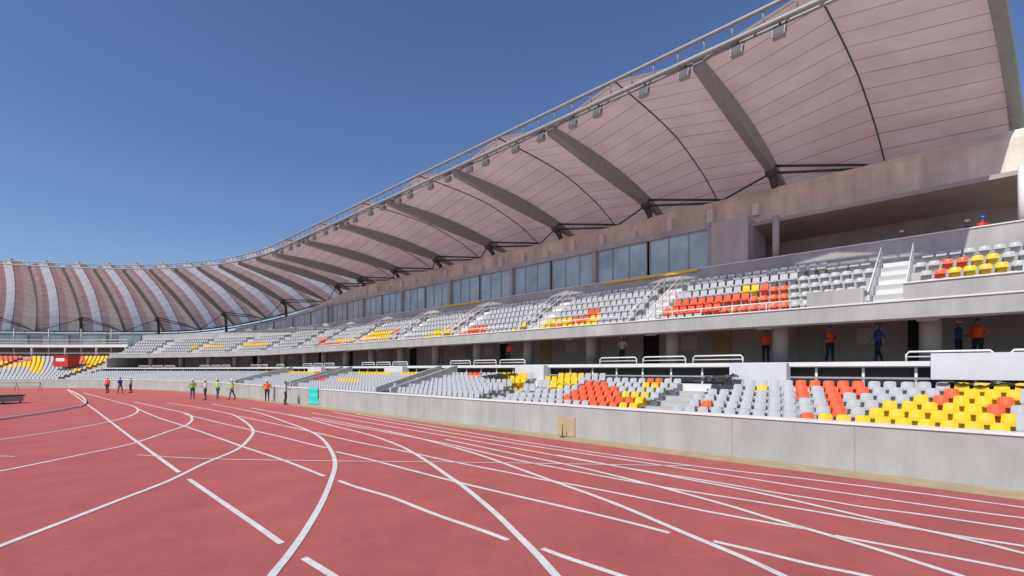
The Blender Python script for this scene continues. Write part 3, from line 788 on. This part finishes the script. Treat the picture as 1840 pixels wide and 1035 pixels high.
# facing angle: 0 looks towards -Y (the camera)
person(gnd(346, 717), R(60), 'hips', 'green', 'jeans', 'worker in lime vest and white helmet, leftmost of the group on the track', 'green', 'helmet_white', group=G1)
person(gnd(369, 719), R(-40), 'hold', 'greyshirt', 'navy', 'worker in pale shirt and dark trousers between two lime vests on the track', None, 'helmet_white', group=G1)
person(gnd(391, 716), R(150), 'stand', 'green', 'jeans', 'worker in lime vest and yellow helmet with back turned, on the track', 'green', 'helmet_yellow', group=G1)
person(gnd(417, 718), R(-80), 'walk', 'green', 'jeans', 'walking worker in lime vest, rightmost of the lime vests', 'green', 'helmet_white', group=G1)
person(gnd(480, 721), R(20), 'hips', 'orange', 'navy', 'worker in orange vest and navy trousers standing at the wall foot', 'orange', 'helmet_white', group=G1)
person(gnd(513, 727), R(110), 'hold', 'greyshirt', 'boot', 'worker in pale shirt and brown trousers left of the teal sheet', None, None, group=G1)
person(gnd(193, 706), R(0), 'stand', 'orange', 'navy', 'small distant worker in orange at the far curve of the track', 'orange', 'helmet_white', group=G1)
person(gnd(216, 707), R(70), 'walk', 'blue', 'jeans', 'small distant worker in blue at the far curve of the track', None, 'helmet_blue', group=G1)
person(gnd(235, 706), R(-70), 'stand', 'greyshirt', 'navy', 'small distant worker in pale shirt right of the blue one', None, 'helmet_white', group=G1)
# on the concourse
def conc(X, D): # point on concourse at picture column X
    r = (X-920)/F_PX; s = (D*NX - r*D*NY)/(r*TY - TX); return pt(s, D, 2.86)
G2 = 'workers on the concourse'
person(conc(1757, 26.2), TH0-R(90)+R(-25), 'hips', 'orange', 'navy', 'worker in orange vest and blue helmet at the concourse rail, nearest the right edge', 'orange', 'helmet_blue', group=G2)
person(conc(1722, 26.8), TH0-R(90)+R(70), 'hold', 'blue', 'navy', 'worker in dark blue clothes beside the orange vest on the concourse', None, 'helmet_white', group=G2)
person(conc(1491, 25.9), TH0-R(90)+R(40), 'hold', 'blue', 'navy', 'worker in orange vest over blue sleeves, alone between concourse columns', 'orange', 'helmet_blue', group=G2)
person(conc(1578, 26.0), TH0-R(90)-R(60), 'walk', 'blue', 'navy', 'worker in blue shirt and blue helmet walking along the concourse', None, 'helmet_blue', group=G2)
person(conc(1376, 26.2), TH0-R(90), 'stand', 'orange', 'navy', 'worker in orange shirt standing behind the concourse rail, farther than the others', None, None, group=G2)
person(conc(1118, 25.5), TH0-R(90), 'hips', 'greyshirt', 'navy', 'worker in pale shirt far along the concourse', None, 'helmet_white', group=G2)
person(conc(915, 24.0), TH0-R(90), 'stand', 'red_metal', 'navy', 'worker in red shirt far along the concourse', None, 'helmet_white', group=G2)
def gal(X, D, z=7.5): r = (X-920)/F_PX; s = (D*NX - r*D*NY)/(r*TY - TX); return pt(s, D, z)
G3 = 'workers in the upper gallery'
person(gal(1765, 28.9), TH0-R(90)+R(30), 'stand', 'red_metal', 'navy', 'worker in red with blue helmet in the dark upper gallery', None, 'helmet_blue', group=G3)
person(gal(1738, 29.2), TH0-R(90)-R(50), 'hips', 'navy', 'navy', 'worker in dark clothes with white helmet in the dark upper gallery', None, 'helmet_white', group=G3)
person(gal(1620, 29.3), TH0-R(90), 'stand', 'red_metal', 'navy', 'worker in red with white helmet, leftmost in the upper gallery', None, 'helmet_white', group=G3)

# ------------------------------------------------------------------ loose things
mb = MB(); N, K = 10, 8                        # teal sheet over the wall
ts0, ts1 = 33.0, 34.6
for i in range(N):
    for j in range(K):
        def T(a, b):
            s = ts0 + (ts1-ts0)*a/N; v = b/K
            off = .05 + .03*math.sin(a*2.1 + b*.6) + .02*math.sin(b*1.7)
            return pt(s, DW - off, 1.3 - 1.15*v)
        mb.quad(T(i, j), T(i+1, j), T(i+1, j+1), T(i, j+1))
for i in range(N): mb.quad(pt(ts0+(ts1-ts0)*i/N, DW+.35, 1.265), pt(ts0+(ts1-ts0)*(i+1)/N, DW+.35, 1.265), T(i+1, 0), T(i, 0))
o = mb.build('teal_sheet', M['teal']); tag(o, 'bright teal tarpaulin draped over the grey field wall', 'tarpaulin')
def tarp(s0, s1, D0, D1, z, label, seed):
    r_ = random.Random(seed); mb = MB(); NS, ND = int((s1-s0)/.12), 10
    H = [[z + r_.uniform(-.05, .08) + .03*math.sin(i*.7) for j in range(ND+1)] for i in range(NS+1)]
    Q = lambda i, j: pt(s0 + (s1-s0)*i/NS, D0 + (D1-D0)*j/ND + r_.uniform(0, 0), H[i][j] + (D0 + (D1-D0)*j/ND - D0)*.1)
    for i in range(NS):
        for j in range(ND): mb.quad(Q(i, j), Q(i+1, j), Q(i+1, j+1), Q(i, j+1))
    o = mb.build('plastic_sheet', M['black_plastic']); tag(o, label, 'plastic sheet')
tarp(-5.5, .6, 19.95, 20.38, 2.12, 'crumpled black plastic sheet on the top row below the white panel at right', 1)
tarp(6.4, 7.6, 18.2, 20.2, 2.15, 'crumpled black plastic sheet left of the small yellow seat patch', 2)
tarp(18.6, 20.2, 18.3, 20.2, 2.15, 'crumpled black plastic sheet far along the lower seats', 3)
# low platform on the left infield
e = empty('low_platform', gp(-22, 727)); e.scale = (.62, .62, .8); tag(e, 'low grey platform with dark top standing on the red surface at far left', 'platform')
def loc(e, mb, name, m): o = mb.build(name, m, e); return o
mb = MB(); mb.box((0, 1.2, .45), 2.6, 3.4, .5); loc(e, mb, 'base', M['steelgrey'])
mb = MB(); mb.box((0, 1.2, .76), 2.8, 3.6, .12); loc(e, mb, 'top', M['black_plastic'])
mb = MB(); mb.box((0, -.53, .4), 2.2, .06, .34); loc(e, mb, 'front_board', M['ledge'])
for x in (-1.1, 1.1):
    for y in (-.3, 2.7):
        mb = MB(); mb.box((x, y, .1), .12, .12, .2); loc(e, mb, 'leg', M['steel'])
# barrier rail far left
e = empty('barrier', gp(30, 703)); e.rotation_euler = (0, 0, R(8)); tag(e, 'thin grey crowd barrier standing at the far left edge of the track', 'barrier')
mb = MB(); mb.tube([(-2.6, 0, 1.0), (2.6, 0, 1.0)], .03, 6); mb.tube([(-2.6, 0, .55), (2.6, 0, .55)], .02, 6); loc(e, mb, 'rail', M['steel'])
for x in (-2.5, 0, 2.5):
    mb = MB(); mb.tube([(x, -.3, 0), (x, 0, 1.0), (x, .3, 0)], .025, 6); loc(e, mb, 'leg', M['steel'])
for m, nm, s0, s1, z0, z1, lb, ct in (('green_net', 'green_net', 134.0, 141.5, 5.0, 6.3, 'dark green net hung across the far left gallery opening', 'net'), ('seat_blue', 'blue_banner', 136.0, 142.0, 4.35, 4.95, 'plain blue banner along the wall top behind the far left seats', 'banner')):
    mb = MB(); S = srange(s0, s1, .5); Dk = 24.9 if nm == 'green_net' else 24.62
    for i in range(len(S)-1):
        w0, w1 = .05*math.sin(i*1.9), .05*math.sin((i+1)*1.9)
        mb.quad(pt(S[i], Dk+w0, z0), pt(S[i+1], Dk+w1, z0), pt(S[i+1], Dk+w1*.4, z1), pt(S[i], Dk+w0*.4, z1))
    o = mb.build(nm, M[m]); tag(o, lb, ct)
# small marker post by the hatch
e = empty('marker_post', pt(11.1, DW-.35, .006)); tag(e, 'small dark marker post standing on a round base before the tan wall hatch', 'post')
mb = MB(); mb.tube([(0, 0, 0), (0, 0, .03)], .11, 12); loc(e, mb, 'base', M['steel'])
mb = MB(); mb.tube([(0, 0, .03), (0, 0, .5)], .022, 8); loc(e, mb, 'pole', M['steel'])
# red kiosk in the far stand
c = pt(60 + RW*R(38.5), 19.5, 3.0)
e = empty('red_booth', c, R(-5)); tag(e, 'small red booth among the far left seats', 'booth')
mb = MB(); mb.box((0, 0, .8), 2.4, 1.8, 1.6); loc(e, mb, 'body', M['red_metal'])
mb = MB(); mb.box((0, 0, 1.66), 2.7, 2.1, .12); loc(e, mb, 'roof', M['red_metal'])
mb = MB(); mb.box((0, -.92, 1.1), 1.4, .05, .5); loc(e, mb, 'window', M['ledge'])

bpy.context.view_layer.update()
for root in (gs, eg, rf, re_):
    inv = root.matrix_basis.inverted()
    for ch in kids(root): ch.matrix_parent_inverse = inv
